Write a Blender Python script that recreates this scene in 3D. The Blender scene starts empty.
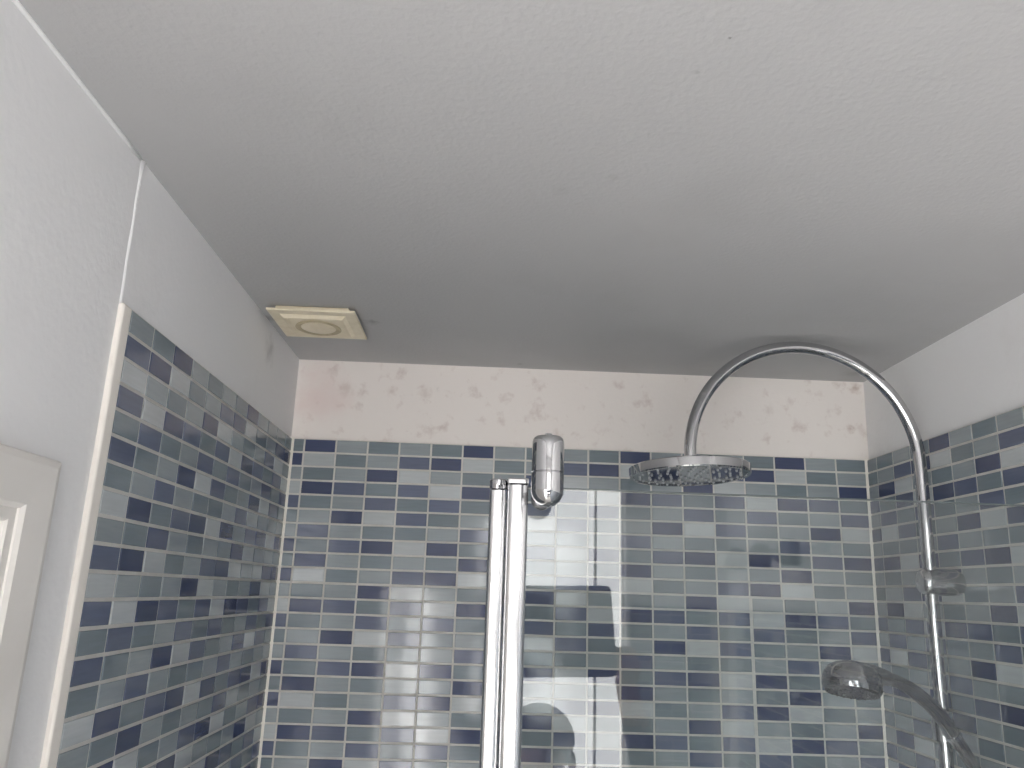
import bpy, bmesh, math, random
from mathutils import Vector, Matrix, Euler

# ------------------------------------------------------------------ camera
scn = bpy.context.scene
COL = scn.collection
PITCH, YAW, ROLL, FPX = 0.259723, 0.026086, 0.033295, 789.856
CAM = Vector((0, 0, 1.85))
_f = Vector((math.sin(YAW) * math.cos(PITCH), math.cos(YAW) * math.cos(PITCH), math.sin(PITCH)))
_r0 = Vector((math.cos(YAW), -math.sin(YAW), 0))
_u0 = _r0.cross(_f)
_r = math.cos(ROLL) * _r0 + math.sin(ROLL) * _u0
_u = -math.sin(ROLL) * _r0 + math.cos(ROLL) * _u0
cam_data = bpy.data.cameras.new('camera')
cam = bpy.data.objects.new('camera', cam_data)
COL.objects.link(cam)
cam.matrix_world = Matrix(((_r.x, _u.x, -_f.x, CAM.x), (_r.y, _u.y, -_f.y, CAM.y), (_r.z, _u.z, -_f.z, CAM.z), (0, 0, 0, 1)))
cam_data.sensor_width = 36.0
cam_data.lens = FPX / 1024 * 36.0
cam_data.clip_start = 0.01
scn.camera = cam

# ------------------------------------------------------------------ world, exposure
world = bpy.data.worlds.new('world')
scn.world = world
world.use_nodes = True
world.node_tree.nodes['Background'].inputs[0].default_value = (0.75, 0.82, 0.9, 1)
world.node_tree.nodes['Background'].inputs[1].default_value = 1.0
vs = scn.view_settings
vs.view_transform = 'Standard'
vs.look = 'None'
vs.gamma = 1
vs.use_curve_mapping = False
vs.exposure = 0.93
WINDOW_LIGHT = 3.5      # daylight behind the rear window
DOOR_LIGHT = 6.0        # daylight behind the narrow frosted rear window
SIDE_LIGHT = 5.0        # daylight in the frosted window of the left wall, behind the camera

# ------------------------------------------------------------------ the room, metres
S = 0.0645                                   # width of one mosaic tile with its joint
H = 0.028477                                 # height of one mosaic tile with its joint
D = 1.6022                                   # back wall
XL, XR = -0.4029, 0.7845                     # tiled faces of left and right wall
X0 = -0.37698                                # first full column on the back wall
YL0 = 0.8420                                 # front edge of the tiling on the left wall
YR0 = 1.5620                                 # first joint on the right wall
ZT = 2.14362                                 # top of the tiling
ZC = 2.3125                                  # ceiling
YB = -0.85                                   # rear wall, behind the camera
ZTRAY = 0.06
YG = 0.88                                    # shower screen
random.seed(7)


def ray(x, y):
    return (x - 512) / FPX * _r - (y - 384) / FPX * _u + _f


def on(x, y, ax, val):
    d = ray(x, y)
    t = (val - CAM[ax]) / d[ax]
    return CAM + t * d


def proj(P):
    v = Vector(P) - CAM
    z = v.dot(_f)
    if z < 0.05:
        return None
    return (512 + FPX * v.dot(_r) / z, 384 - FPX * v.dot(_u) / z)


# ------------------------------------------------------------------ materials
def new_mat(name):
    m = bpy.data.materials.new(name)
    m.use_nodes = True
    nt = m.node_tree
    return m, nt, nt.nodes['Principled BSDF']


def add(nt, typ, **kw):
    n = nt.nodes.new(typ)
    for k, v in kw.items():
        setattr(n, k, v)
    return n


def srgb(r, g, b):
    def c(v):
        v /= 255
        return v / 12.92 if v <= 0.04045 else ((v + 0.055) / 1.055) ** 2.4
    return (c(r), c(g), c(b), 1)


def plaster(name, base, stain, stain_scale, lo, hi, amount, bump=0.15, bump_scale=60, rough=0.75, spots=()):
    m, nt, b = new_mat(name)
    geo = add(nt, 'ShaderNodeNewGeometry')
    n1 = add(nt, 'ShaderNodeTexNoise')
    n1.inputs['Scale'].default_value = stain_scale
    n1.inputs['Detail'].default_value = 6
    n1.inputs['Roughness'].default_value = 0.62
    nt.links.new(geo.outputs['Position'], n1.inputs['Vector'])
    mr = add(nt, 'ShaderNodeMapRange')
    mr.inputs['From Min'].default_value = lo
    mr.inputs['From Max'].default_value = hi
    mr.inputs['To Max'].default_value = amount
    nt.links.new(n1.outputs['Fac'], mr.inputs['Value'])
    mix = add(nt, 'ShaderNodeMix', data_type='RGBA')
    mix.inputs['A'].default_value = base
    mix.inputs['B'].default_value = stain
    nt.links.new(mr.outputs['Result'], mix.inputs['Factor'])
    last = mix.outputs['Result']
    for pos, rad_, col, amt in spots:                    # dirt marks: where, how wide, colour, how strong
        ds = add(nt, 'ShaderNodeVectorMath', operation='DISTANCE')
        nt.links.new(geo.outputs['Position'], ds.inputs[0])
        ds.inputs[1].default_value = pos
        nz_ = add(nt, 'ShaderNodeTexNoise')
        nz_.inputs['Scale'].default_value = 2.2 / rad_
        nz_.inputs['Detail'].default_value = 5
        nt.links.new(geo.outputs['Position'], nz_.inputs['Vector'])
        w_ = add(nt, 'ShaderNodeMath', operation='MULTIPLY_ADD')
        w_.inputs[1].default_value = rad_ * 1.3
        nt.links.new(nz_.outputs['Fac'], w_.inputs[0])
        nt.links.new(ds.outputs['Value'], w_.inputs[2])
        m2 = add(nt, 'ShaderNodeMapRange', interpolation_type='SMOOTHSTEP')
        m2.inputs['From Min'].default_value = rad_ * 0.5
        m2.inputs['From Max'].default_value = rad_ * 1.5
        m2.inputs['To Min'].default_value = amt
        m2.inputs['To Max'].default_value = 0
        nt.links.new(w_.outputs[0], m2.inputs['Value'])
        mx = add(nt, 'ShaderNodeMix', data_type='RGBA')
        mx.inputs['B'].default_value = col
        nt.links.new(m2.outputs['Result'], mx.inputs['Factor'])
        nt.links.new(last, mx.inputs['A'])
        last = mx.outputs['Result']
    nt.links.new(last, b.inputs['Base Color'])
    b.inputs['Roughness'].default_value = rough
    n2 = add(nt, 'ShaderNodeTexNoise')
    n2.inputs['Scale'].default_value = bump_scale
    n2.inputs['Detail'].default_value = 5
    nt.links.new(geo.outputs['Position'], n2.inputs['Vector'])
    bp = add(nt, 'ShaderNodeBump')
    bp.inputs['Strength'].default_value = bump
    bp.inputs['Distance'].default_value = 0.002
    nt.links.new(n2.outputs['Fac'], bp.inputs['Height'])
    nt.links.new(bp.outputs['Normal'], b.inputs['Normal'])
    return m


def simple(name, col, rough=0.5, metal=0.0, var=0.0, scale=40, **kw):
    m, nt, b = new_mat(name)
    b.inputs['Base Color'].default_value = col
    b.inputs['Roughness'].default_value = rough
    b.inputs['Metallic'].default_value = metal
    for k, v in kw.items():
        b.inputs[k].default_value = v
    if var:
        tc = add(nt, 'ShaderNodeTexCoord')
        n = add(nt, 'ShaderNodeTexNoise')
        n.inputs['Scale'].default_value = scale
        n.inputs['Detail'].default_value = 4
        nt.links.new(tc.outputs['Object'], n.inputs['Vector'])
        mix = add(nt, 'ShaderNodeMix', data_type='RGBA')
        mix.inputs['A'].default_value = [c * (1 - var) for c in col[:3]] + [1]
        mix.inputs['B'].default_value = [min(1, c * (1 + var)) for c in col[:3]] + [1]
        nt.links.new(n.outputs['Fac'], mix.inputs['Factor'])
        nt.links.new(mix.outputs['Result'], b.inputs['Base Color'])
    return m


def tile_mat(name, col):
    m, nt, b = new_mat(name)
    oi = add(nt, 'ShaderNodeObjectInfo')
    geo = add(nt, 'ShaderNodeNewGeometry')
    mp = add(nt, 'ShaderNodeMapping')
    mp.inputs['Scale'].default_value = (14, 14, 150)
    nt.links.new(geo.outputs['Position'], mp.inputs['Vector'])
    n = add(nt, 'ShaderNodeTexNoise')
    n.inputs['Scale'].default_value = 1.6
    n.inputs['Detail'].default_value = 3
    nt.links.new(mp.outputs['Vector'], n.inputs['Vector'])
    s = add(nt, 'ShaderNodeMath', operation='MULTIPLY_ADD')
    s.inputs[1].default_value = 0.16
    s.inputs[2].default_value = 0.84
    nt.links.new(oi.outputs['Random'], s.inputs[0])
    s2 = add(nt, 'ShaderNodeMath', operation='MULTIPLY_ADD')
    s2.inputs[1].default_value = 0.30
    nt.links.new(n.outputs['Fac'], s2.inputs[0])
    nt.links.new(s.outputs[0], s2.inputs[2])
    vm = add(nt, 'ShaderNodeVectorMath', operation='SCALE')
    vm.inputs[0].default_value = col[:3]
    nt.links.new(s2.outputs[0], vm.inputs['Scale'])
    nt.links.new(vm.outputs['Vector'], b.inputs['Base Color'])
    b.inputs['Roughness'].default_value = 0.09
    b.inputs['IOR'].default_value = 1.52
    return m


MAT = {}
GREY = srgb(96, 92, 90)
BROWN = srgb(150, 112, 92)
MAT['ceiling'] = plaster('ceiling_paint', srgb(185, 184, 184), srgb(163, 162, 161), 3.2, 0.50, 0.85, 0.40, 0.35, 150, 0.75,
                         ((on(262, 318, 2, ZC), 0.035, GREY, 0.55), (on(372, 322, 2, ZC), 0.022, GREY, 0.45), (on(612, 178, 2, ZC), 0.014, GREY, 0.16), (on(730, 38, 2, ZC), 0.003, GREY, 0.8),
                          (on(697, 72, 2, ZC), 0.006, GREY, 0.25), (on(560, 190, 2, ZC), 0.02, GREY, 0.1), (on(520, 364, 2, ZC), 0.010, GREY, 0.4), (on(860, 372, 2, ZC), 0.05, GREY, 0.25)))
MAT['wall'] = plaster('wall_paint', srgb(238, 237, 237), srgb(208, 204, 200), 5, 0.55, 0.9, 0.35, 0.25, 110, 0.75,
                      ((on(272, 350, 0, XL), 0.045, GREY, 0.35), (on(122, 304, 0, XL), 0.004, BROWN, 0.5)))
MAT['band'] = plaster('bare_plaster_band', srgb(241, 234, 229), srgb(176, 150, 142), 26, 0.57, 0.86, 0.7, 0.3, 120, 0.9,
                      tuple((on(x, y, 1, D), r_, c_, a_) for x, y, r_, c_, a_ in ((345, 388, 0.03, BROWN, 0.32), (362, 392, 0.02, BROWN, 0.3), (392, 390, 0.02, BROWN, 0.32), (425, 392, 0.022, BROWN, 0.28), (437, 388, 0.012, GREY, 0.25), (488, 404, 0.012, BROWN, 0.35),
                      (420, 426, 0.014, BROWN, 0.22), (318, 400, 0.12, srgb(232, 208, 204), 0.5), (856, 388, 0.022, BROWN, 0.6), (852, 428, 0.016, BROWN, 0.6), (838, 384, 0.016, BROWN, 0.4), (770, 410, 0.02, BROWN, 0.22), (595, 436, 0.006, GREY, 0.5))))
MAT['grout'] = plaster('grout', srgb(208, 206, 201), srgb(182, 178, 168), 30, 0.45, 0.8, 0.6, 0.25, 160, 0.85)
MAT['silicone'] = simple('silicone', srgb(238, 234, 224), 0.45, var=0.06, scale=30)
MAT['edging'] = plaster('painted_edging', srgb(240, 234, 226), srgb(180, 165, 145), 22, 0.58, 0.85, 0.45, 0.12, 80, 0.55)
MAT['woodwork'] = plaster('gloss_woodwork', srgb(226, 222, 217), srgb(190, 182, 172), 7, 0.5, 0.9, 0.3, 0.04, 40, 0.38)
MAT['N'] = tile_mat('tile_navy', srgb(66, 75, 103))
MAT['P'] = tile_mat('tile_slate_blue', srgb(94, 102, 124))
MAT['T'] = tile_mat('tile_teal_grey', srgb(116, 127, 134))
MAT['M'] = tile_mat('tile_mid_grey', srgb(143, 151, 155))
MAT['L'] = tile_mat('tile_pale_grey', srgb(178, 183, 185))
MAT['chrome'] = simple('chrome', (0.54, 0.54, 0.55, 1), 0.05, 1.0)
MAT['chrome_dark'] = simple('chrome_dark_reflection', (0.24, 0.25, 0.27, 1), 0.07, 1.0)  # darker copy of the chrome, dark reflections under the rose put into its colour
MAT['chrome_shaded'] = simple('shaded_chrome', (0.29, 0.29, 0.30, 1), 0.10, 1.0, var=0.1, scale=50)  # hand shower chrome, its dark reflections put into the colour for contrast
MAT['chrome_dull'] = simple('chrome_dull', (0.52, 0.52, 0.53, 1), 0.15, 1.0, var=0.08, scale=60)
MAT['alu'] = simple('polished_aluminium', (0.80, 0.80, 0.81, 1), 0.22, 1.0)
MAT['dark'] = simple('dark_rubber', (0.03, 0.03, 0.035, 1), 0.5)
MAT['nozzle'] = simple('nozzle_silicone', (0.35, 0.36, 0.38, 1), 0.35)
MAT['fan'] = plaster('yellowed_plastic', srgb(244, 232, 206), srgb(205, 188, 148), 35, 0.45, 0.8, 0.5, 0.05, 60, 0.45)
MAT['fan_shaded'] = plaster('shaded_yellowed_plastic', srgb(205, 190, 158), srgb(140, 122, 90), 45, 0.4, 0.75, 0.6, 0.1, 90, 0.7)  # darker fan plastic, shading of the round dish put into the colour
MAT['tray'] = simple('tray_acrylic', srgb(232, 232, 230), 0.2, var=0.02)
MAT['floor'] = simple('floor_vinyl', srgb(236, 232, 226), 0.45, var=0.04, scale=12)  # unseen floor, made near white to bounce light up to the ceiling
MAT['black'] = simple('black_glass', (0.012, 0.012, 0.016, 1), 0.12)
MAT['skin'] = simple('skin', srgb(190, 140, 115), 0.5, var=0.05)
MAT['jumper'] = simple('dark_knit', srgb(46, 48, 58), 0.9, var=0.2, scale=90)
MAT['trousers'] = simple('dark_denim', srgb(40, 46, 66), 0.85, var=0.15, scale=120)
MAT['hair'] = simple('dark_hair', srgb(40, 30, 24), 0.6, var=0.2, scale=60)


def glass_mat():
    m, nt, b = new_mat('clear_screen_glass')
    out = nt.nodes['Material Output']
    geo = add(nt, 'ShaderNodeNewGeometry')
    ior = add(nt, 'ShaderNodeMapRange')
    ior.inputs['To Min'].default_value = 1.5
    ior.inputs['To Max'].default_value = 1 / 1.5
    nt.links.new(geo.outputs['Backfacing'], ior.inputs['Value'])
    fr = add(nt, 'ShaderNodeFresnel')
    nt.links.new(ior.outputs['Result'], fr.inputs['IOR'])
    tr = add(nt, 'ShaderNodeBsdfTransparent')
    tr.inputs[0].default_value = (0.895, 0.912, 0.912, 1)
    df = add(nt, 'ShaderNodeBsdfDiffuse')
    df.inputs[0].default_value = (0.8, 0.8, 0.82, 1)
    n = add(nt, 'ShaderNodeTexNoise')
    n.inputs['Scale'].default_value = 8
    n.inputs['Detail'].default_value = 5
    nt.links.new(geo.outputs['Position'], n.inputs['Vector'])
    hz = add(nt, 'ShaderNodeMapRange')                 # thin limescale film
    hz.inputs['To Min'].default_value = 0.0
    hz.inputs['To Max'].default_value = 0.010
    nt.links.new(n.outputs['Fac'], hz.inputs['Value'])
    mx0 = add(nt, 'ShaderNodeMixShader')
    nt.links.new(hz.outputs['Result'], mx0.inputs[0])
    nt.links.new(tr.outputs[0], mx0.inputs[1])
    nt.links.new(df.outputs[0], mx0.inputs[2])
    gl = add(nt, 'ShaderNodeBsdfGlossy')
    gl.inputs['Roughness'].default_value = 0.0
    mx = add(nt, 'ShaderNodeMixShader')
    nt.links.new(fr.outputs[0], mx.inputs[0])
    nt.links.new(mx0.outputs[0], mx.inputs[1])
    nt.links.new(gl.outputs[0], mx.inputs[2])
    nt.links.new(mx.outputs[0], out.inputs['Surface'])
    return m


def lit_pane(name, col, strength):
    m, nt, b = new_mat(name)
    b.inputs['Base Color'].default_value = (0.8, 0.8, 0.8, 1)
    b.inputs['Roughness'].default_value = 0.3
    b.inputs['Emission Color'].default_value = col
    b.inputs['Emission Strength'].default_value = strength
    return m


MAT['glass'] = glass_mat()
MAT['glass_edge'] = simple('glass_edge_green', srgb(84, 92, 94), 0.3)
MAT['window'] = lit_pane('frosted_window_daylight', (1.0, 0.994, 0.985, 1), WINDOW_LIGHT)
MAT['sideglass'] = lit_pane('frosted_side_window_daylight', (1.0, 0.994, 0.985, 1), SIDE_LIGHT)
MAT['doorglass'] = lit_pane('frosted_door_daylight', (1.0, 0.994, 0.985, 1), DOOR_LIGHT)


# ------------------------------------------------------------------ mesh helpers
def link(name, me, mat, parent=None, smooth=False):
    o = bpy.data.objects.new(name, me)
    COL.objects.link(o)
    if mat is not None and not me.materials:
        me.materials.append(MAT[mat])
    if smooth:
        for p in me.polygons:
            p.use_smooth = True
    if parent is not None:
        o.parent = parent
    return o


def from_bm(name, bm, mat, parent=None, smooth=False, angle=None):
    bmesh.ops.recalc_face_normals(bm, faces=bm.faces)
    me = bpy.data.meshes.new(name)
    bm.to_mesh(me)
    bm.free()
    o = link(name, me, mat, parent, smooth)
    if smooth and angle is not None:
        me.set_sharp_from_angle(angle=math.radians(angle))
    return o


def box(bm, x0, x1, y0, y1, z0, z1, bevel=0.0, seg=1):
    t = bmesh.new()
    bmesh.ops.create_cube(t, size=1)
    for v in t.verts:
        v.co = ((x0 + x1) / 2 + v.co.x * (x1 - x0), (y0 + y1) / 2 + v.co.y * (y1 - y0), (z0 + z1) / 2 + v.co.z * (z1 - z0))
    if bevel:
        bmesh.ops.bevel(t, geom=t.edges[:], offset=bevel, segments=seg, affect='EDGES', profile=0.5)
    me = bpy.data.meshes.new('tmp')
    t.to_mesh(me)
    t.free()
    bm.from_mesh(me)
    bpy.data.meshes.remove(me)


def tube(bm, pts, rad, seg=20, cap=True):
    """round tube along a list of points; rad a number or one radius per point"""
    pts = [Vector(p) for p in pts]
    if not isinstance(rad, (list, tuple)):
        rad = [rad] * len(pts)
    rings = []
    t0 = (pts[1] - pts[0]).normalized()
    nrm = t0.orthogonal().normalized()
    for i, p in enumerate(pts):
        if i == 0:
            t = t0
        elif i == len(pts) - 1:
            t = (pts[i] - pts[i - 1]).normalized()
        else:
            t = ((pts[i + 1] - p).normalized() + (p - pts[i - 1]).normalized()).normalized()
        nrm = (nrm - t * nrm.dot(t)).normalized()
        b = t.cross(nrm)
        rings.append([bm.verts.new(p + rad[i] * (math.cos(2 * math.pi * k / seg) * nrm + math.sin(2 * math.pi * k / seg) * b)) for k in range(seg)])
    for a, b in zip(rings, rings[1:]):
        for k in range(seg):
            bm.faces.new((a[k], a[(k + 1) % seg], b[(k + 1) % seg], b[k]))
    if cap:
        bm.faces.new(rings[0][::-1])
        bm.faces.new(rings[-1])


def lathe(bm, prof, origin=(0, 0, 0), axis=(0, 0, 1), seg=32):
    """prof: list of (radius, height along axis); radius 0 closes"""
    q = Vector((0, 0, 1)).rotation_difference(Vector(axis).normalized())
    o = Vector(origin)
    rings = []
    for r, h in prof:
        if r < 1e-6:
            rings.append([bm.verts.new(o + q @ Vector((0, 0, h)))])
        else:
            rings.append([bm.verts.new(o + q @ Vector((r * math.cos(2 * math.pi * k / seg), r * math.sin(2 * math.pi * k / seg), h))) for k in range(seg)])
    for a, b in zip(rings, rings[1:]):
        for k in range(seg):
            k2 = (k + 1) % seg
            if len(a) == 1 and len(b) == 1:
                continue
            if len(a) == 1:
                bm.faces.new((a[0], b[k2], b[k]))
            elif len(b) == 1:
                bm.faces.new((a[k], a[k2], b[0]))
            else:
                bm.faces.new((a[k], a[k2], b[k2], b[k]))


def box_obj(name, x0, x1, y0, y1, z0, z1, mat, parent=None, bevel=0.0, seg=1):
    bm = bmesh.new()
    box(bm, x0, x1, y0, y1, z0, z1, bevel, seg)
    return from_bm(name, bm, mat, parent)


def empty(name, loc):
    o = bpy.data.objects.new(name, None)
    o.empty_display_size = 0.05
    COL.objects.link(o)
    o.location = loc
    return o


def tag(o, label, cat, group=None):
    o['label'] = label
    o['category'] = cat
    if group:
        o['group'] = group
    return o


def struct(o, label=None):
    o['kind'] = 'structure'
    if label:
        o['label'] = label
    return o


def keep(child, parent):
    """parent a mesh that was built in world coordinates to an Empty that stands elsewhere"""
    child.parent = parent
    child.matrix_parent_inverse = Matrix.Translation(-Vector(parent.location))
    return child


# ------------------------------------------------------------------ room shell
T = 0.006                                    # the tiles stand this proud of their grout bed
struct(box_obj('floor', XL - 0.3, XR + 0.3, YB - 0.2, D + 0.2, -0.05, 0.0, 'floor'), 'near-white vinyl bathroom floor')
struct(box_obj('ceiling', XL - 0.3, XR + 0.3, YB - 0.2, D + 0.2, ZC, ZC + 0.08, 'ceiling'), 'off-white painted ceiling with faint grey mould marks')

# back wall: grout bed below, bare plaster band above (the same wall, two finishes)
wall_back = struct(box_obj('wall_back', XL - 0.3, XR + 0.3, D + 0.006, D + 0.16, 0, ZC, 'band'), 'shower back wall of mosaic tiles below a stained plaster band')
g = box_obj('grout_bed', XL - 0.004, XR + 0.004, D + 0.0012, D + 0.0065, ZTRAY, ZT - 0.001, 'grout', wall_back)
g['label'] = 'pale grey tile grout'
# left wall, shower part
wall_left = struct(box_obj('wall_left', XL - 0.16, XL - 0.004, YL0 - 0.019, D + 0.01, 0, ZC, 'wall'), 'left shower wall of mosaic tiles below white paint')
g = box_obj('grout_bed', XL - 0.0045, XL - 0.0012, YL0, D + 0.003, ZTRAY, ZT - 0.001, 'grout', wall_left)
g['label'] = 'pale grey tile grout'
# right wall
wall_right = struct(box_obj('wall_right', XR + 0.0075, XR + 0.2, YB - 0.1, D + 0.0055, -0.02, ZC + 0.03, 'wall'), 'right wall of mosaic tiles below white paint')
g = box_obj('grout_bed', XR + 0.0012, XR + 0.008, YL0, D + 0.003, ZTRAY, ZT - 0.001, 'grout', wall_right)
g['label'] = 'pale grey tile grout'


# ------------------------------------------------------------------ mosaic tiles
PATTERN = ['NLTNTMPT', 'MTMPMNMP', 'TMNTPLTN', 'MPLPTPTL', 'TNMLPTMN']     # five columns, eight rows, repeating
GAP, GAPZ = 0.0038, 0.0042
_tile_mesh = {}


def tile_coords(w, h, d=T, c=0.0006):
    """a bevelled tile in the XZ plane, face towards -Y, back at +Y"""
    a, b = w / 2, h / 2
    V = [(-a + c, 0, -b + c), (a - c, 0, -b + c), (a - c, 0, b - c), (-a + c, 0, b - c),
         (-a, c, -b), (a, c, -b), (a, c, b), (-a, c, b),
         (-a, d, -b), (a, d, -b), (a, d, b), (-a, d, b)]
    Fc = [(0, 1, 2, 3)]
    for k in range(4):
        k2 = (k + 1) % 4
        Fc.append((k2, k, k + 4, k2 + 4))
        Fc.append((k2 + 4, k + 4, k + 8, k2 + 8))
    return V, Fc


def tile_mesh(w, h, letter):
    key = (round(w, 4), round(h, 4), letter)
    if key not in _tile_mesh:
        me = bpy.data.meshes.new('tile')
        V, Fc = tile_coords(w, h)
        me.from_pydata(V, [], Fc)
        me.materials.append(MAT[letter])
        _tile_mesh[key] = me
    return _tile_mesh[key]


def lay_tiles(wall, tiles, limit):
    """tiles: (centre, rotation about Z, width, height, letter)"""
    scored = []
    for t in tiles:
        c, rz, w, h, l = t
        ax = Matrix.Rotation(rz, 3, 'Z') @ Vector((1, 0, 0))
        q = [proj(c + ax * sx * w / 2 + Vector((0, 0, sz * h / 2))) for sx in (-1, 1) for sz in (-1, 1)]
        area = 0
        if all(q):
            xs = [min(1024, max(0, v[0])) for v in q]
            ys = [min(768, max(0, v[1])) for v in q]
            full = abs(max(v[0] for v in q) - min(v[0] for v in q))
            if max(xs) - min(xs) > 0.3 * full and max(ys) - min(ys) > 3:
                area = (max(xs) - min(xs)) * (max(ys) - min(ys))
        scored.append((area, t))
    scored.sort(key=lambda s: -s[0])
    single = [t for a, t in scored if a > 0][:limit]
    rest = [t for a, t in scored if a <= 0] + [t for a, t in scored if a > 0][limit:]
    for c, rz, w, h, l in single:
        o = bpy.data.objects.new('tile', tile_mesh(w, h, l))
        o.location = c
        o.rotation_euler = (random.gauss(0, 0.0022), random.gauss(0, 0.004), rz + random.gauss(0, 0.0022))
        COL.objects.link(o)
        o.parent = wall
    V, Fc, mi = [], [], []
    letters = 'NPTML'
    for c, rz, w, h, l in rest:
        v, f = tile_coords(w, h)
        R = Matrix.Rotation(rz + random.gauss(0, 0.0022), 3, 'Z') @ Matrix.Rotation(random.gauss(0, 0.0022), 3, 'X')
        n = len(V)
        V += [tuple(R @ Vector(q) + c) for q in v]
        Fc += [tuple(i + n for i in q) for q in f]
        mi += [letters.index(l)] * len(f)
    me = bpy.data.meshes.new('tile_field')
    me.from_pydata(V, [], Fc)
    for l in letters:
        me.materials.append(MAT[l])
    me.polygons.foreach_set('material_index', mi)
    o = bpy.data.objects.new('tile_field', me)
    COL.objects.link(o)
    o.parent = wall
    o['kind'] = 'stuff'
    return len(single)


NROW = int((ZT - ZTRAY) / H)
NAMED_ROWS = 26


def sheet_jog(k, r):
    """the mosaic came in sheets of five by eight; each sheet sits a hair off the grid"""
    rnd = random.Random((k + 1) // 5 * 131 + (r + 6) // 8 * 17 + 3)
    return rnd.uniform(-0.0007, 0.0007), rnd.uniform(-0.0005, 0.0005)


# back wall
tiles = []
for r in range(NROW):
    z = ZT - (r + 0.5) * H
    for k in range(-1, 18):
        x0, x1 = X0 + k * S, X0 + (k + 1) * S
        dx, dz = sheet_jog(k, r)
        if r >= 10 and k >= 14:
            dx = 0.0036
        if r >= 9 and 3 <= k < 14:
            dx = 0.0006
        x0 += dx
        x1 += dx
        x0 = max(x0, XL + 0.001)
        x1 = min(x1, XR - 0.0157 * r * H - 0.0012)
        if k == -1:
            w = x1 - x0 - GAP / 2 - 0.002
            c = x1 - GAP / 2 - w / 2
        elif k == 17:
            w = x1 - x0 - GAP / 2 - 0.002
            c = x0 + GAP / 2 + w / 2
        else:
            w, c = S - GAP, (x0 + x1) / 2
        tiles.append((Vector((c, D, z + dz)), 0.0, w, H - GAPZ, PATTERN[k % 5][r % 8]))
lay_tiles(wall_back, tiles, 300)
# left wall, columns counted from the front edge
tiles = []
for r in range(NROW):
    z = ZT - (r + 0.5) * H
    for j in range(12):
        y0, y1 = YL0 + j * S, min(YL0 + (j + 1) * S, D - 0.001)
        w = y1 - y0 - GAP
        tiles.append((Vector((XL, (y0 + y1) / 2, z)), math.pi / 2, w, H - GAPZ, PATTERN[(j + 3) % 5][r % 8]))
lay_tiles(wall_left, tiles, 300)
# right wall, columns counted from the back corner
tiles = []
for r in range(NROW):
    z = ZT - (r + 0.5) * H
    for i in range(12):
        y1 = YR0 - (i - 1) * S
        y0 = y1 - S
        if i == 0:
            y1 = D - 0.0005
            y0 = YR0
        w = y1 - y0 - GAP
        if y0 < YL0 - 0.001:
            continue
        tiles.append((Vector((XR, (y0 + y1) / 2, z)), -math.pi / 2, w, H - GAPZ, PATTERN[(i + 1) % 5][r % 8]))
# the same tiling goes on at half height along the room beside and behind the viewer
for r in range(11, NROW):
    z = ZT - (r + 0.5) * H
    for i in range(12, 37):
        y1 = YR0 - (i - 1) * S
        if y1 - S > YB:
            tiles.append((Vector((XR, y1 - S / 2, z)), -math.pi / 2, S - GAP, H - GAPZ, PATTERN[(i + 1) % 5][r % 8]))
lay_tiles(wall_right, tiles, 300)
box_obj('grout_bed', XR + 0.0012, XR + 0.008, YB, YL0, 0, ZT - 11 * H, 'grout', wall_right)
# the right wall is a little out of plumb
LEAN = 0.0157
pv = Vector((XR, 0, ZT))
wall_right.matrix_world = Matrix.Translation(pv) @ Matrix.Rotation(LEAN, 4, 'Y') @ Matrix.Translation(-pv)


def xr(z):
    return XR - math.tan(LEAN) * (ZT - z)




# silicone in the corners, edging at the open end of the left tiling
for n, sgn in enumerate((1, -1)):
    bm = bmesh.new()
    rows = []
    for z in (ZTRAY, ZT + 0.001):
        x = XL if n == 0 else xr(z)
        rows.append([bm.verts.new((a, b, z)) for a, b in ((x - sgn * 0.004, D + 0.004), (x + sgn * 0.0046, D + 0.004), (x + sgn * 0.0044, D - 0.0004), (x + sgn * 0.0022, D - 0.0018), (x + sgn * 0.0004, D - 0.0026), (x - sgn * 0.004, D - 0.0026))])
    for k in range(6):
        bm.faces.new((rows[0][k], rows[0][(k + 1) % 6], rows[1][(k + 1) % 6], rows[1][k]))
    bm.faces.new(rows[0])
    bm.faces.new(rows[1])
    struct(from_bm('trim_%d' % (n + 1), bm, 'silicone'), 'cream silicone bead down the %s back corner of the shower' % ('left' if n == 0 else 'right'))
struct(box_obj('trim_3', XL - 0.012, XL + 0.001, YL0 - 0.0215, YL0 - 0.0008, 0.0, ZT - 0.001, 'edging', None, 0.0028, 3), 'white painted edging strip at the open end of the left tiles')
# plaster ridge running up from the edging to the ceiling
bm = bmesh.new()
tube(bm, [(XL - 0.0068, YL0 - 0.0185 - 0.0040 * i / 7 + 0.0008 * math.sin(i * 2.1), ZT - 0.003 + (ZC - ZT + 0.003) * i / 7) for i in range(8)], [0.0032, 0.0036, 0.0033, 0.0037, 0.0032, 0.0036, 0.0034, 0.0050], 10)
struct(from_bm('trim_4', bm, 'wall', None, True), 'painted plaster ridge between edging strip and ceiling')

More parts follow.
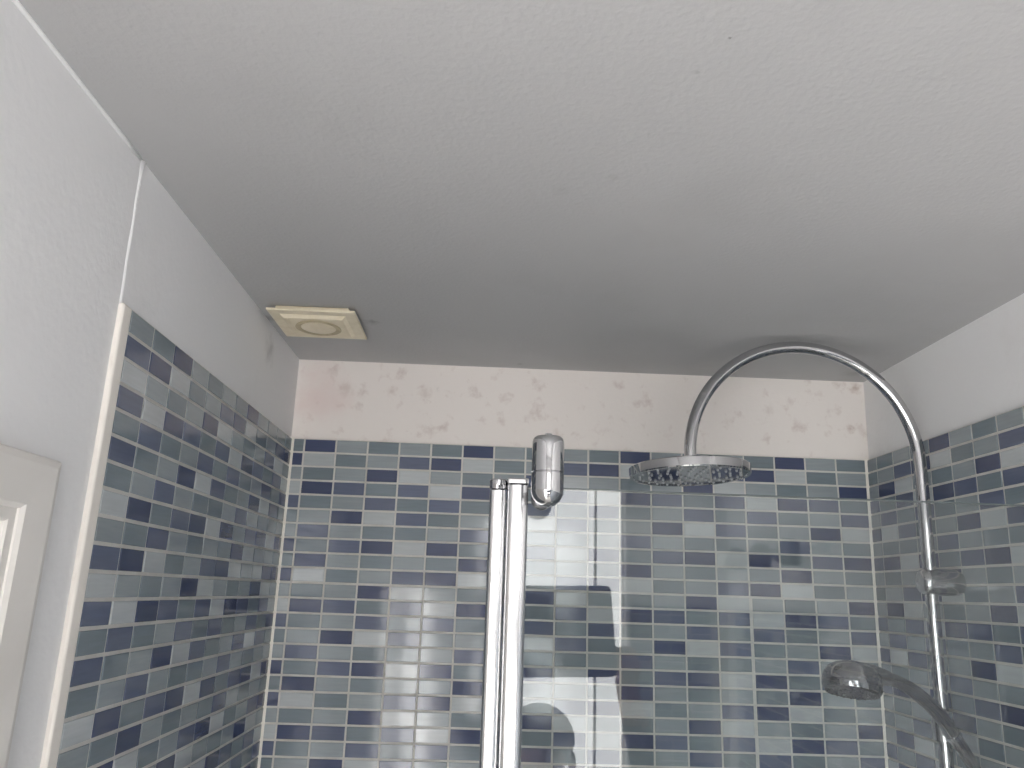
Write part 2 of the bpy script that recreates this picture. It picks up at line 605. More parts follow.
# ------------------------------------------------------------------ near left wall with the door
XN = XL - 0.0052                             # face of the near left wall
DY1, DY0, DZ = 0.6960, -0.06, 1.9075         # door opening
wl2 = struct(box_obj('wall_left_near', XN - 0.14, XN, DY1, YL0 - 0.0192, 0, ZC, 'wall'), 'white painted wall beside the door')
SY0, SY1, SZ0, SZ1 = -0.80, -0.17, 0.15, 1.88
for y0, y1, z0, z1 in ((YB, SY0, 0, ZC), (SY0, SY1, 0, SZ0), (SY0, SY1, SZ1, ZC), (SY1, DY0, 0, ZC)):
    box_obj('wall_panel', XN - 0.14, XN, y0, y1, z0, z1, 'wall', wl2)
sw = struct(empty('window_3', (XN - 0.05, (SY0 + SY1) / 2, SZ0)), 'frosted daylight window in the left wall behind the viewer')
for y0, y1, z0, z1 in ((SY0, SY0 + 0.03, SZ0, SZ1), (SY1 - 0.03, SY1, SZ0, SZ1), (SY0 + 0.03, SY1 - 0.03, SZ0, SZ0 + 0.03), (SY0 + 0.03, SY1 - 0.03, SZ1 - 0.03, SZ1), (-0.50, -0.47, SZ0 + 0.03, SZ1 - 0.03)):
    keep(box_obj('window_frame', XN - 0.04, XN - 0.005, y0, y1, z0, z1, 'woodwork'), sw)
keep(box_obj('pane', XN - 0.03, XN - 0.025, SY0 + 0.02, SY1 - 0.02, SZ0 + 0.02, SZ1 - 0.02, 'sideglass'), sw)
box_obj('wall_panel', XN - 0.14, XN, DY0, DY1, DZ, ZC, 'wall', wl2)
door = struct(empty('door_1', (XN, (DY0 + DY1) / 2, 0)), 'white painted door in a mitred white casing')


def casing(name, prof, mat):
    """mitred casing: prof = list of (distance out from the opening, proud of wall)"""
    bm = bmesh.new()
    path = [(DY1, 0.0, 1, 0), (DY1, DZ, 1, 1), (DY0, DZ, -1, 1), (DY0, 0.0, -1, 0)]
    objs = []
    for a, b in zip(path, path[1:]):
        bm = bmesh.new()
        ra = [bm.verts.new((XN + p, a[0] + a[2] * o, a[1] + a[3] * o)) for o, p in prof]
        rb = [bm.verts.new((XN + p, b[0] + b[2] * o, b[1] + b[3] * o)) for o, p in prof]
        n = len(prof)
        for k in range(n):
            bm.faces.new((ra[k], ra[(k + 1) % n], rb[(k + 1) % n], rb[k]))
        bm.faces.new(ra)
        bm.faces.new(rb)
        o = from_bm(name, bm, mat)
        objs.append(keep(o, door))
    return objs


casing('casing', [(0.0, -0.002), (0.0, 0.008), (0.004, 0.011), (0.040, 0.013), (0.046, 0.012), (0.048, 0.009), (0.048, -0.002)], 'woodwork')
casing('door_lining', [(0.0, -0.004), (0.0005, 0.006), (-0.010, 0.006), (-0.012, 0.004), (-0.012, -0.1), (0.0, -0.1)], 'woodwork')
casing('door_stop', [(-0.012, -0.020), (-0.024, -0.020), (-0.026, -0.024), (-0.026, -0.06), (-0.012, -0.06)], 'woodwork')
leaf = keep(box_obj('door_leaf', XN - 0.062, XN - 0.030, DY0 + 0.014, DY1 - 0.0255, 0.005, DZ - 0.0255, 'woodwork', None, 0.002), door)
for z0, z1 in ((0.2, 0.85), (1.0, 1.8)):
    for y0, y1 in ((0.06, 0.29), (0.37, 0.6)):
        bm = bmesh.new()
        tube(bm, [(XN - 0.030, y0, z0), (XN - 0.030, y1, z0), (XN - 0.030, y1, z1), (XN - 0.030, y0, z1), (XN - 0.030, y0, z0)], 0.007, 8, False)
        o = from_bm('panel_moulding', bm, 'woodwork', leaf)

# ------------------------------------------------------------------ rear wall behind the camera, with its window
WX0, WX1, WZ0, WZ1 = -0.06, 0.456, 0.25, 2.235
DX0, DX1, DZ0, DZ1 = -0.400, -0.225, 0.1, 1.87
wr = struct(box_obj('wall_rear', XN - 0.14, XR + 0.16, YB - 0.14, YB - 0.10, 0, ZC, 'wall'), 'white wall behind the viewer')
for x0, x1, z0, z1 in ((XN, DX0, 0, ZC), (DX0, DX1, 0, DZ0), (DX0, DX1, DZ1, ZC), (DX1, WX0, 0, ZC), (WX0, WX1, 0, WZ0), (WX0, WX1, WZ1, ZC), (WX1, XR + 0.03, 0, ZC)):
    box_obj('wall_panel', x0, x1, YB - 0.1, YB, z0, z1, 'wall', wr)
for n, (x0, x1, z0, z1, mt) in enumerate(((WX0, WX1, WZ0, WZ1, 'window'), (DX0, DX1, DZ0, DZ1, 'doorglass'))):
    w = struct(empty('window_%d' % (n + 1), ((x0 + x1) / 2, YB - 0.05, z0)), 'frosted daylight window in the rear wall')
    for a, b, c, d in ((x0, x0 + 0.03, z0, z1), (x1 - (0.008 if n == 0 else 0.03), x1, z0, z1), (x0 + 0.03, x1 - 0.008, z0, z0 + 0.03), (x0 + 0.03, x1 - 0.008, z1 - 0.03, z1)) + (((0.358, 0.366, z0 + 0.03, z1 - 0.03),) if n == 0 else ((-0.328, -0.306, z0 + 0.03, z1 - 0.03),)):
        keep(box_obj('window_frame', a, b, YB - 0.07, YB - 0.03, c, d, 'woodwork'), w)
    keep(box_obj('pane', x0 + 0.02, x1 - 0.004, YB - 0.055, YB - 0.05, z0 + 0.02, z1 - 0.02, mt), w)

# half-height tiling on the rear wall beside the window, as on the right wall
tiles = []
for r in range(11, NROW):
    for k in range(5):
        x0 = WX1 + 0.012 + k * S
        if x0 + S < xr(0):
            tiles.append((Vector((x0 + S / 2, YB + 0.006, ZT - (r + 0.5) * H)), math.pi, S - GAP, H - GAPZ, PATTERN[k % 5][r % 8]))
V, Fc, mi = [], [], []
for c, rz, w, h, l in tiles:
    v, f = tile_coords(w, h)
    n = len(V)
    V += [(c.x - q[0], c.y - q[1], c.z + q[2]) for q in v]
    Fc += [tuple(i + n for i in q) for q in f]
    mi += ['NPTML'.index(l)] * len(f)
me = bpy.data.meshes.new('tile_field')
me.from_pydata(V, [], Fc)
for l in 'NPTML':
    me.materials.append(MAT[l])
me.polygons.foreach_set('material_index', mi)
o = bpy.data.objects.new('tile_field', me)
COL.objects.link(o)
o.parent = wr
o['kind'] = 'stuff'
box_obj('grout_bed', WX1 + 0.010, XR + 0.01, YB - 0.001, YB + 0.0045, 0, ZT - 11 * H, 'grout', wr)

# ------------------------------------------------------------------ shower tray
tray = empty('shower_tray', (0.2, 1.2, 0))
tag(tray, 'white shower tray under the tiled walls', 'shower tray')
bm = bmesh.new()
box(bm, XL - 0.001, XR - 0.033, YL0 + 0.0, D + 0.002, 0.0, 0.035)
box(bm, XL - 0.001, XR - 0.033, YL0, YL0 + 0.07, 0.035, ZTRAY)
keep(from_bm('basin', bm, 'tray'), tray)
bm = bmesh.new()
lathe(bm, [(0, 0.004), (0.03, 0.004), (0.045, 0.0), (0.0451, -0.004)], (0.2, 1.25, 0.0355))
keep(from_bm('drain_cover', bm, 'chrome', None, True, 40), tray)

# ------------------------------------------------------------------ glass shower screen with its two chrome uprights
ZG = 1.9655
screen = empty('shower_screen', (0.35, YG, ZTRAY))
tag(screen, 'clear glass shower screen with two chrome uprights along its left edge', 'shower screen')


def upright(name, x0, x1, y0, y1, z1, label=None):
    """extruded rounded profile"""
    bm = bmesh.new()
    a, b = (x1 - x0) / 2, (y1 - y0) / 2
    cx, cy = (x0 + x1) / 2, (y0 + y1) / 2
    ring = []
    N = 40
    for k in range(N):
        t = 2 * math.pi * k / N
        c, s_ = math.cos(t), math.sin(t)
        e = 0.62
        ring.append((cx + a * math.copysign(abs(c) ** e, c), cy + b * math.copysign(abs(s_) ** e, s_)))
    lo = [bm.verts.new((x, y, ZTRAY)) for x, y in ring]
    hi = [bm.verts.new((x, y, z1)) for x, y in ring]
    for k in range(N):
        bm.faces.new((lo[k], lo[(k + 1) % N], hi[(k + 1) % N], hi[k]))
    bm.faces.new(lo)
    bm.faces.new(hi)
    o = keep(from_bm(name, bm, 'alu', None, True, 50), screen)
    if label:
        o['label'] = label
    return o


UX0, UX1, UX2 = 0.0018, 0.0207, 0.0450
ZU = 1.9735
upright('upright', UX0 + 0.0005, UX1, YG - 0.011, YG + 0.011, ZU - 0.0135, 'slim chrome upright')
upright('upright', UX1 + 0.0005, UX2, YG - 0.014, YG + 0.012, ZU - 0.0075, 'broad chrome upright holding the glass')
# end caps
bm = bmesh.new()
lathe(bm, [(0, 0), (0.0094, 0), (0.0098, 0.001), (0.0098, 0.0095), (0.0085, 0.011), (0, 0.0114)], ((UX0 + UX1) / 2 + 0.0003, YG, ZU - 0.0115), seg=28)
keep(from_bm('end_cap', bm, 'chrome', None, True, 40), screen)
bm = bmesh.new()
lathe(bm, [(0, 0), (0.0075, 0), (0.0075, 0.0025), (0, 0.0025)], ((UX0 + UX1) / 2 + 0.0003, YG, ZU - 0.0138), seg=28)
keep(from_bm('gasket', bm, 'dark', None, True, 40), screen)
bm = bmesh.new()
box(bm, UX1 + 0.0006, UX2, YG - 0.0142, YG + 0.0122, ZU - 0.0072, ZU + 0.0005, 0.0018, 2)
keep(from_bm('end_cap', bm, 'chrome', None), screen)
pane = keep(box_obj('glass_pane', UX2 - 0.004, XR - 0.045, YG - 0.003, YG + 0.003, ZTRAY + 0.005, ZG, 'glass', None, 0.0006), screen)
pane['label'] = 'clear glass pane'
ge = keep(box_obj('polished_edge', UX2, XR - 0.046, YG - 0.0032, YG + 0.0032, ZG - 0.0006, ZG + 0.0006, 'glass_edge'), screen)
ge['label'] = 'dark polished top edge of the glass'
wc = keep(box_obj('wall_channel', XR - 0.05, XR - 0.0335, YG - 0.012, YG + 0.012, ZTRAY + 0.001, ZG + 0.002, 'alu', None, 0.001), screen)
bm = bmesh.new()
q = [[bm.verts.new((x, y, z)) for x, y in ((XR - 0.034, YG - 0.011), (xr(z) - 0.0002, YG - 0.011), (xr(z) - 0.0002, YG + 0.011), (XR - 0.034, YG + 0.011))] for z in (ZTRAY + 0.001, ZG)]
for k in range(4):
    bm.faces.new((q[0][k], q[0][(k + 1) % 4], q[1][(k + 1) % 4], q[1][k]))
bm.faces.new(q[0])
bm.faces.new(q[1])
keep(from_bm('filler_strip', bm, 'silicone'), screen)
keep(box_obj('bottom_rail', UX2, XR - 0.051, YG - 0.008, YG + 0.008, ZTRAY + 0.0005, ZTRAY + 0.02, 'alu', None, 0.001), screen)
# capsule-shaped chrome fitting in front of the top corner of the glass
YC = 0.805
cb = on(548, 507, 1, YC)
ct = on(547.5, 433.5, 1, YC)
cx = (cb.x + ct.x) / 2
R = 0.0167
zb, zt = cb.z, ct.z
zm = on(548, 470.5, 1, YC - R).z
bm = bmesh.new()
prof = [(0, zb)] + [(R * math.sin(t), zb + R * 1.0 * (1 - math.cos(t))) for t in [i * math.pi / 2 / 10 for i in range(1, 11)]]
prof += [(R, zm - 0.0008), (R - 0.0007, zm - 0.0003), (R - 0.0007, zm + 0.0001)]
lathe(bm, prof, (cx, YC, 0), seg=40)
fit = keep(from_bm('capsule_fitting', bm, 'chrome', None, True, 40), screen)
fit['label'] = 'capsule-shaped chrome fitting'
bm = bmesh.new()
zs = zt - 0.003
prof = [(R - 0.0007, zm + 0.0001), (R - 0.0007, zm + 0.0003), (R, zm + 0.0008), (R, zs - 0.010), (R * 0.985, zs - 0.006), (R * 0.93, zs - 0.003), (R * 0.80, zs - 0.0008), (R * 0.5, zs), (0.0042, zs + 0.0002), (0.0038, zs + 0.0026), (0, zs + 0.003)]
lathe(bm, prof, (cx, YC, 0), seg=40)
o = from_bm('capsule_cap', bm, 'chrome', None, True, 40)
o.parent = fit
bm = bmesh.new()
tube(bm, [(cx, YC + R - 0.004, ZG - 0.012), (cx, YG + 0.012, ZG - 0.012)], 0.0075, 20)
tube(bm, [(cx, YG - 0.006, ZG - 0.012), (cx, YG - 0.0031, ZG - 0.012)], 0.012, 24)
tube(bm, [(cx, YG + 0.0031, ZG - 0.012), (cx, YG + 0.012, ZG - 0.012)], 0.012, 24)
o = from_bm('clamp', bm, 'chrome_dull', None, True, 40)
o.parent = fit

# ------------------------------------------------------------------ rain shower: riser, arch, head
RX, RY, PR = 0.7340, 1.3120, 0.0104


def rx(z):
    return RX - 0.0135 * (2.05 - z)


rain = empty('rain_shower', (RX, RY, 1.05))
tag(rain, 'chrome rain shower with tall arched riser pipe and round overhead rose', 'shower')
SPAN = 0.3943
ZARC = 2.0893
pts = [(rx(z), RY, z) for z in (1.06, 1.4, 1.8, 2.0)]
cxr = RX - SPAN / 2
pts += [(cxr + SPAN / 2 * math.cos(t), RY, ZARC + SPAN / 2 * math.sin(t)) for t in [math.pi * i / 48 for i in range(49)]]
pts += [(RX - SPAN, RY, 2.070)]
bm = bmesh.new()
tube(bm, pts, PR, 24)
keep(from_bm('riser_pipe', bm, 'chrome', None, True, 40), rain)
# overhead rose
HX, HR = RX - SPAN - 0.002, 0.1005
bm = bmesh.new()
HZ = 2.0497                                    # underside
prof = [(0, 0.0215), (0.020, 0.0215), (0.024, 0.0185), (0.060, 0.0178), (HR - 0.002, 0.0168), (HR, 0.0152), (HR, 0.002), (HR - 0.0012, 0.0), (HR - 0.006, 0.0), (HR - 0.008, 0.0022)]
lathe(bm, prof, (0, 0, 0), seg=72)
rose = from_bm('rose', bm, 'chrome', None, True, 30)
rose.location = (HX, RY, HZ)
rose.rotation_euler = (math.radians(-2.0), math.radians(-2.0), 0)
keep(rose, rain)
rose['label'] = 'round flat chrome shower rose'
bm = bmesh.new()
lathe(bm, [(0, 0.0016), (HR - 0.0079, 0.0016), (HR - 0.0079, 0.0024), (0, 0.0024)], (0, 0, 0), seg=64)
fpl = from_bm('face_plate', bm, 'chrome_dark', rose, True, 30)
bm = bmesh.new()
for ring, n in ((0.014, 5), (0.032, 10), (0.050, 15), (0.067, 20), (0.083, 25)):
    for k in range(n):
        a = 2 * math.pi * k / n + ring * 40
        lathe(bm, [(0.0024, 0.0025), (0.0019, -0.0006), (0.0012, -0.0014), (0, -0.0014)], (ring * math.cos(a), ring * math.sin(a), 0), seg=8)
nz = from_bm('nozzles', bm, 'nozzle', rose, True, 50)
nz['kind'] = 'stuff'
bm = bmesh.new()
lathe(bm, [(PR, 0), (0.0135, 0), (0.0140, 0.0015), (0.0140, 0.0065), (0.0125, 0.008), (PR, 0.008)], (RX - SPAN, RY, 2.0735), seg=28)
keep(from_bm('swivel_collar', bm, 'chrome', None, True, 35), rain)
# wall bracket
ZBR = on(942, 582.5, 1, RY).z
bm = bmesh.new()
x0 = rx(ZBR) - 0.0195
lathe(bm, [(0, 0), (0.012, 0.0004), (0.0178, 0.003), (0.0208, 0.0085), (0.0215, 0.014), (0.0215, xr(ZBR) - x0 - 0.010), (0.0200, xr(ZBR) - x0 - 0.004), (0.0180, xr(ZBR) - x0 + 0.0005)], (x0, RY, ZBR), (1, 0, 0), 36)
br = keep(from_bm('wall_bracket', bm, 'chrome_dull', None, True, 40), rain)
# thermostat bar below the picture
MX = rx(1.04)
bm = bmesh.new()
tube(bm, [(MX, RY - 0.14, 1.04), (MX, RY + 0.14, 1.04)], 0.021, 28)
keep(from_bm('mixer_bar', bm, 'chrome', None, True, 40), rain)
for sgn in (-1, 1):
    bm = bmesh.new()
    tube(bm, [(MX, RY + sgn * 0.142, 1.04), (MX, RY + sgn * 0.19, 1.04)], 0.024, 28)
    keep(from_bm('control_knob', bm, 'chrome_dull', None, True, 40), rain)
    bm = bmesh.new()
    lathe(bm, [(0.015, 0), (0.015, 0.045), (0.031, 0.048), (0.031, xr(1.04) - MX - 0.0002)], (MX, RY + sgn * 0.075, 1.04), (1, 0, 0), 28)
    keep(from_bm('wall_inlet', bm, 'chrome', None, True, 40), rain)
# sliding holder for the hand shower
hp = on(953, 741, 1, RY - 0.040)              # point of the handle held by the slider
bm = bmesh.new()
tube(bm, [(rx(hp.z), RY, hp.z - 0.006), (rx(hp.z), RY, hp.z + 0.026)], 0.0165, 24)
tube(bm, [(rx(hp.z), RY - 0.006, hp.z + 0.010), (rx(hp.z), RY - 0.030, hp.z + 0.006)], 0.0105, 20)
keep(from_bm('slider', bm, 'chrome_dull', None, True, 40), rain)

# ------------------------------------------------------------------ hand shower
YH = RY - 0.046
hs = empty('hand_shower', hp)
tag(hs, 'small chrome hand shower resting in the slider on the riser', 'hand shower')
# handle: centre line through pixels of the photograph, at the slider's distance, swinging a little forward to the head
hl = [(884, 677.5, 0.055, 0.0125), (897, 681.5, 0.048, 0.0118), (912, 690, 0.040, 0.0122), (927, 702, 0.030, 0.0128), (941, 717, 0.018, 0.0132), (953, 735, 0.004, 0.0130), (965, 753, -0.004, 0.0118), (976, 771, -0.010, 0.0108), (986, 790, -0.014, 0.0100), (992, 803, -0.016, 0.0092)]
pts = [on(x, y, 1, YH - dy) for x, y, dy, _ in hl]
rad = [q[3] * 0.82 for q in hl]


def smooth(pts, rad, n=4):
    P, Rr = [], []
    for i in range(len(pts) - 1):
        p0, p1, p2, p3 = pts[max(0, i - 1)], pts[i], pts[i + 1], pts[min(len(pts) - 1, i + 2)]
        for k in range(n):
            t = k / n
            P.append(0.5 * ((2 * p1) + (p2 - p0) * t + (2 * p0 - 5 * p1 + 4 * p2 - p3) * t * t + (3 * p1 - p0 - 3 * p2 + p3) * t ** 3))
            Rr.append(rad[i] + (rad[i + 1] - rad[i]) * t)
    return P + [pts[-1]], Rr + [rad[-1]]


P2, R2 = smooth(pts, rad)
bm = bmesh.new()
tube(bm, P2, R2, 22)
keep(from_bm('handle', bm, 'chrome_shaded', None, True, 50), hs)
ring_at = P2[20]
bm = bmesh.new()
dirv = (P2[21] - P2[19]).normalized()
tube(bm, [ring_at - dirv * 0.004, ring_at + dirv * 0.004], R2[20] + 0.0012, 24)
keep(from_bm('handle_ring', bm, 'chrome', None, True, 40), hs)
# head: a squashed dome with a flat spray face, tilted towards the viewer
YHD = YH - 0.065
hc = on(852, 683, 1, YHD)
wpx = (hc - CAM).dot(_f) / FPX
hr = 28.5 * wpx
nrm = Vector((-0.17, -0.22, -0.95)).normalized()       # direction the spray face looks
bm = bmesh.new()
prof = [(0, -0.030), (hr * 0.35, -0.029), (hr * 0.62, -0.0255), (hr * 0.83, -0.0195), (hr * 0.95, -0.0115), (hr, -0.003), (hr, 0.002), (hr * 0.985, 0.0025), (hr * 0.985, 0.0035), (hr, 0.004), (hr * 0.99, 0.008), (hr * 0.94, 0.012), (hr * 0.90, 0.0125), (0, 0.0125)]
lathe(bm, prof, hc, nrm, 44)
hh = keep(from_bm('spray_head', bm, 'chrome_shaded', None, True, 32), hs)
bm = bmesh.new()
lathe(bm, [(hr * 0.90, 0.0118), (hr * 0.88, 0.0150), (0, 0.0158)], hc, nrm, 40)
fp = from_bm('spray_face', bm, 'dark', None, True, 40)
fp.parent = hh
q = Vector((0, 0, 1)).rotation_difference(nrm)
bm = bmesh.new()
for ring, n in ((0.3, 8), (0.55, 14), (0.78, 20)):
    for k in range(n):
        a = 2 * math.pi * k / n
        lathe(bm, [(0.0016, 0), (0.0012, 0.0018), (0, 0.002)], hc + q @ Vector((hr * ring * math.cos(a), hr * ring * math.sin(a), 0.0148)), nrm, 6)
nn = from_bm('nozzles', bm, 'dark', None, True, 50)
nn.parent = hh
nn['kind'] = 'stuff'
# neck joining head and handle
n0 = hc - nrm * 0.014
bm = bmesh.new()
P3, R3 = smooth([n0, n0.lerp(P2[0], 0.5) - nrm * 0.002, P2[0], P2[2]], [0.0160, 0.0150, 0.0118, 0.0098])
tube(bm, P3, R3, 22)
keep(from_bm('neck', bm, 'chrome_shaded', None, True, 50), hs)
bm = bmesh.new()
bt = hc - nrm * 0.027 + Vector((-0.010, -0.016, 0.0))
lathe(bm, [(0.0045, -0.004), (0.0045, 0.0015), (0.003, 0.0028), (0, 0.003)], bt, (-0.25, -0.6, 0.75), 16)
keep(from_bm('mode_button', bm, 'dark', None, True, 40), hs)
# hose, hanging out of the picture
he = P2[-1]
bm = bmesh.new()
hpts = [he, he + Vector((0.006, 0.0, -0.05)), Vector((0.752, 1.245, 1.3)), Vector((0.742, 1.23, 0.9)), Vector((0.728, 1.27, 0.72)), Vector((0.722, 1.30, 0.8)), Vector((rx(1.02), RY, 1.017))]
P4, R4 = smooth(hpts, [0.0068] * 7, 8)
tube(bm, P4, R4, 12)
keep(from_bm('hose', bm, 'chrome_dull', None, True, 60), hs)

# ------------------------------------------------------------------ extractor fan on the ceiling
ZF = ZC - 0.0125
cs = [on(x, y, 2, ZF) for x, y in ((265.8, 310.5), (352.5, 312), (367.3, 338.6), (288.4, 337.8))]
fx = sum(c.x for c in cs) / 4
fy = sum(c.y for c in cs) / 4
fw = ((cs[1] - cs[0]).length + (cs[2] - cs[3]).length) / 4
fd = ((cs[2] - cs[1]).length + (cs[3] - cs[0]).length) / 4
fan = empty('extractor_fan', (fx, fy, ZC))
tag(fan, 'square yellowed plastic extractor fan vent on the ceiling', 'extractor fan')
keep(box_obj('collar', fx - fw * 0.84, fx + fw * 0.84, fy - fd * 0.86, fy + fd * 0.86, ZF + 0.004, ZC - 0.0003, 'fan', None, 0.0015), fan)


def frustum(bm, cx, cy, a0, b0, z0, a1, b1, z1):
    lo = [bm.verts.new((cx + sx * a0, cy + sy * b0, z0)) for sx, sy in ((-1, -1), (1, -1), (1, 1), (-1, 1))]
    hi = [bm.verts.new((cx + sx * a1, cy + sy * b1, z1)) for sx, sy in ((-1, -1), (1, -1), (1, 1), (-1, 1))]
    for k in range(4):
        bm.faces.new((lo[k], lo[(k + 1) % 4], hi[(k + 1) % 4], hi[k]))
    bm.faces.new(lo)
    bm.faces.new(hi)


bm = bmesh.new()
frustum(bm, fx, fy, fw, fd, ZF + 0.004, fw, fd, ZF + 0.001)
frustum(bm, fx, fy, fw, fd, ZF + 0.001, fw * 0.985, fd * 0.985, ZF)
plate = keep(from_bm('cover_plate', bm, 'fan'), fan)
bm = bmesh.new()
frustum(bm, fx, fy, fw * 0.75, fd * 0.75, ZF, fw * 0.68, fd * 0.66, ZF - 0.005)
g = from_bm('grille', bm, 'fan')
keep(g, fan)
bm = bmesh.new()
lathe(bm, [(0.039, 0.001), (0.040, -0.0010), (0.037, -0.0022), (0.033, -0.0010), (0.0305, -0.0004), (0.0305, 0.0004)], (fx, fy, ZF - 0.005), (0, 0, 1), 40)
o = from_bm('shade_ring', bm, 'fan_shaded', None, True, 40)  # darker ring standing in for the shading around the dish
o.parent = g
bm = bmesh.new()
lathe(bm, [(0.0305, 0.0006), (0.0300, -0.0008), (0.02, -0.0020), (0, -0.0026)], (fx, fy, ZF - 0.005), (0, 0, 1), 40)
o = from_bm('centre_disc', bm, 'fan', None, True, 40)
o.parent = g
for k in range(9):
    x = fx + fw * (-0.60 + 1.20 * k / 8)
    if abs(x - fx) < 0.042:
        continue
    o = box_obj('slat', x - 0.0012, x + 0.0012, fy - fd * 0.6, fy + fd * 0.6, ZF - 0.0056, ZF - 0.0045, 'fan')
    keep(o, fan)

# ------------------------------------------------------------------ caulk along the ceiling edge of the near left wall
bm = bmesh.new()
n = 22
tube(bm, [(XN + 0.0005, -0.3 + (YL0 + 0.27) * i / n, ZC - 0.0006) for i in range(n + 1)], [0.0022 + 0.0010 * random.random() for i in range(n + 1)], 8)
struct(from_bm('trim_5', bm, 'wall', None, True), 'painted caulk line between left wall and ceiling')

# ------------------------------------------------------------------ spotlight bar on the right wall, seen only as a reflection in the glass
xs = xr(1.98) - 0.004
bar = empty('spotlight_bar', (xs, -0.3, 1.98))
tag(bar, 'chrome spotlight bar on the right wall, seen only reflected in the glass', 'wall light')
keep(box_obj('back_bar', xs - 0.018, xr(1.98) + 0.0065, -0.56, -0.06, 1.965, 1.99, 'chrome_dull', None, 0.002), bar)
for y in (-0.5, -0.3, -0.1):
    bm = bmesh.new()
    tube(bm, [(xs - 0.016, y, 1.977), (xs - 0.05, y, 1.977)], 0.006, 12)
    arm = keep(from_bm('arm', bm, 'chrome', None, True, 40), bar)
    bm = bmesh.new()
    lathe(bm, [(0, 0), (0.018, 0.002), (0.027, 0.02), (0.030, 0.055), (0.028, 0.055), (0.026, 0.04), (0, 0.04)], (xs - 0.065, y, 1.995), (-0.2, 0.1, -1), 24)
    keep(from_bm('lamp_head', bm, 'dark', None, True, 40), bar)

# ------------------------------------------------------------------ the photographer, seen only as a reflection in the glass
tb = empty('tablet', CAM + _r * 0.135 - _u * 0.075 - _f * 0.014)
tag(tb, 'dark tablet held up by the photographer, seen only reflected in the glass', 'tablet')
M3 = Matrix((_r, _u, -_f)).transposed()


def slab(bm, w, h, d, rad, z0):
    ring = []
    for sx, sy, a0 in ((1, 1, 0), (-1, 1, 90), (-1, -1, 180), (1, -1, 270)):
        for k in range(6):
            a = math.radians(a0 + 18 * k)
            ring.append((sx * (w / 2 - rad) + rad * math.cos(a), sy * (h / 2 - rad) + rad * math.sin(a)))
    lo = [bm.verts.new((x, y, z0)) for x, y in ring]
    hi = [bm.verts.new((x, y, z0 + d)) for x, y in ring]
    m = len(ring)
    for k in range(m):
        bm.faces.new((lo[k], lo[(k + 1) % m], hi[(k + 1) % m], hi[k]))
    bm.faces.new(lo)
    bm.faces.new(hi)


tb.rotation_euler = M3.to_euler()
bm = bmesh.new()
slab(bm, 0.29, 0.19, 0.008, 0.012, 0.0)
from_bm('casing', bm, 'trousers', tb)
bm = bmesh.new()
slab(bm, 0.27, 0.17, 0.0006, 0.004, 0.0079)
from_bm('display', bm, 'black', tb)


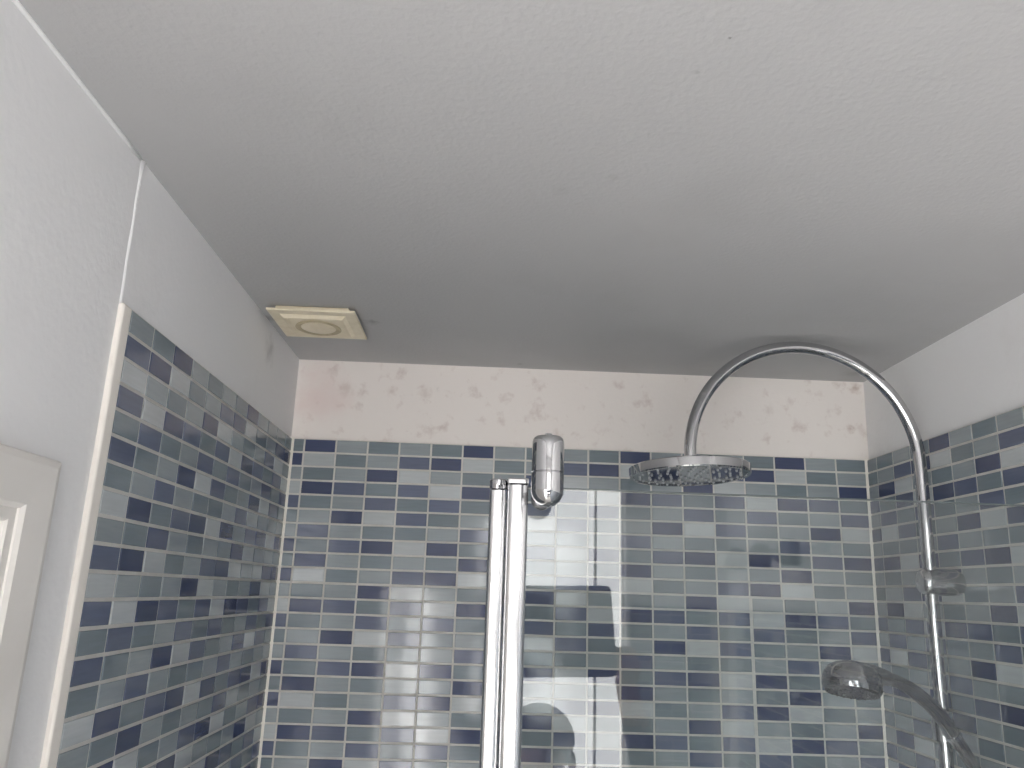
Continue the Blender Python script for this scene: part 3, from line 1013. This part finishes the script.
def person():
    J = []
    E = []

    def chain(start, pts):
        prev = start
        for p, r in pts:
            J.append((Vector(p), r))
            if prev is not None:
                E.append((prev, len(J) - 1))
            prev = len(J) - 1
        return prev
    px, py = 0.15, -0.36
    K = 0.885
    pel = chain(None, [((px, py, 0.96 * K), (0.150, 0.105))])
    chest = chain(pel, [((px, py, 1.10 * K), (0.130, 0.095)), ((px, py + 0.01, 1.26 * K), (0.14, 0.105)), ((px, py + 0.02, 1.38 * K), (0.135, 0.10))])
    neck = chain(chest, [((px, py + 0.02, 1.49 * K), (0.056, 0.054)), ((px, py + 0.03, 1.555 * K), (0.052, 0.054))])
    chain(neck, [((px, py + 0.05, 1.615 * K), (0.064, 0.076)), ((px, py + 0.05, 1.68 * K), (0.074, 0.092)), ((px, py + 0.045, 1.735 * K), (0.064, 0.078))])
    for sx in (-1, 1):
        tx = tb.location + M3 @ Vector((sx * 0.145, -0.045, 0.004))
        sh = Vector((px + sx * 0.165, py + 0.02, 1.275))
        wr_ = tx + Vector((sx * 0.030, -0.075, -0.055))
        el = Vector((px + sx * 0.255, py + 0.19, 1.40))
        w = chain(chest, [(sh, (0.058, 0.056)), (sh.lerp(el, 0.55), (0.045, 0.045)), (el, (0.039, 0.039)), (el.lerp(wr_, 0.4), (0.037, 0.035)), (el.lerp(wr_, 0.9), (0.026, 0.024)), (wr_, (0.025, 0.020))])
        palm = chain(w, [(wr_ + Vector((sx * 0.004, 0.042, 0.022)), (0.034, 0.016))])
        b = J[palm][0]
        ax = M3 @ Vector((1, 0, 0))
        up = M3 @ Vector((0, 1, 0))
        fw_ = _f
        for k, ln in enumerate((0.9, 1.0, 0.95, 0.78)):
            o = up * (0.028 - 0.019 * k)
            k0 = b + o + fw_ * 0.030 * ln + ax * sx * 0.006
            k1 = k0 + fw_ * 0.016 - ax * sx * 0.014 * ln
            k2 = k1 - ax * sx * 0.026 * ln + fw_ * 0.003
            chain(palm, [(k0, (0.0092, 0.009)), (k1, (0.0086, 0.0084)), (k2, (0.0078, 0.0076))])
        t0 = b + up * 0.026 - ax * sx * 0.014 - fw_ * 0.012
        chain(palm, [(t0, (0.012, 0.011)), (t0 + up * 0.022 - ax * sx * 0.022, (0.0095, 0.009)), (t0 + up * 0.034 - ax * sx * 0.042 + fw_ * 0.004, (0.0085, 0.008))])
        legs = ((0.090, 0, 0.90, 0.092, 0.092), (0.098, 0.01, 0.68, 0.073, 0.075), (0.10, 0.015, 0.50, 0.055, 0.057), (0.105, 0, 0.33, 0.053, 0.055), (0.11, -0.02, 0.11, 0.037, 0.040), (0.115, 0.03, 0.05, 0.040, 0.040), (0.125, 0.13, 0.036, 0.040, 0.029))
        chain(pel, [(Vector((px + sx * q[0], py + q[1], q[2] * K)), (q[3], q[4])) for q in legs])
    me = bpy.data.meshes.new('person')
    me.from_pydata([j[0] for j in J], E, [])
    o = bpy.data.objects.new('person', me)
    COL.objects.link(o)
    m = o.modifiers.new('skin', 'SKIN')
    if not me.skin_vertices:
        bmx = bmesh.new()
        bmx.from_mesh(me)
        bmx.verts.layers.skin.verify()
        bmx.to_mesh(me)
        bmx.free()
    for i, (_, r) in enumerate(J):
        me.skin_vertices[0].data[i].radius = r
        me.skin_vertices[0].data[i].use_root = (i == 0)
    m.use_smooth_shade = True
    sb = o.modifiers.new('sub', 'SUBSURF')
    sb.levels = 2
    sb.render_levels = 2
    bpy.context.view_layer.update()
    dg = bpy.context.evaluated_depsgraph_get()
    me2 = bpy.data.meshes.new_from_object(o.evaluated_get(dg))
    o.modifiers.clear()
    o.data = me2
    me2.materials.clear()
    for k in ('jumper', 'skin', 'trousers', 'black'):
        me2.materials.append(MAT[k])
    zmin = min(v.co.z for v in me2.vertices)
    for p in me2.polygons:
        c = p.center
        i = 0
        if c.z < 0.07:
            i = 3
        elif c.z < 0.98 * K and c.y < py + 0.2 and abs(c.x - px) < 0.24:
            i = 2
        elif c.z > 1.47 * K and abs(c.x - px) < 0.10 and c.y < py + 0.16:
            i = 1
        elif c.y > -0.115 and c.z > 1.58:
            i = 1
        p.material_index = i
        p.use_smooth = True
    o.location.z = -zmin + 0.0005
    tag(o, 'photographer in dark clothes holding up a tablet, seen only reflected in the glass', 'person')
    # hair
    bm = bmesh.new()
    bmesh.ops.create_icosphere(bm, subdivisions=3, radius=1)
    for v in bm.verts:
        q = v.co
        cut = 1.0 if (q.z > -0.1 or q.y < 0.1) else 0.9
        v.co = Vector((px + q.x * 0.088 * cut, py + 0.030 + q.y * 0.096 * cut, 1.700 * K + q.z * 0.088 * cut))
    h = from_bm('hair', bm, 'hair', o, True)
    # ears and nose
    for nm, c, sc in (('ear', (px - 0.079, py + 0.050, 1.650 * K), (0.010, 0.018, 0.028)), ('ear', (px + 0.079, py + 0.050, 1.650 * K), (0.010, 0.018, 0.028)), ('nose', (px, py + 0.144, 1.640 * K), (0.013, 0.018, 0.022))):
        t = bmesh.new()
        bmesh.ops.create_icosphere(t, subdivisions=2, radius=1)
        for v in t.verts:
            v.co = Vector((c[0] + v.co.x * sc[0], c[1] + v.co.y * sc[1], c[2] + v.co.z * sc[2]))
        from_bm(nm, t, 'skin', o, True)
    return o


person()
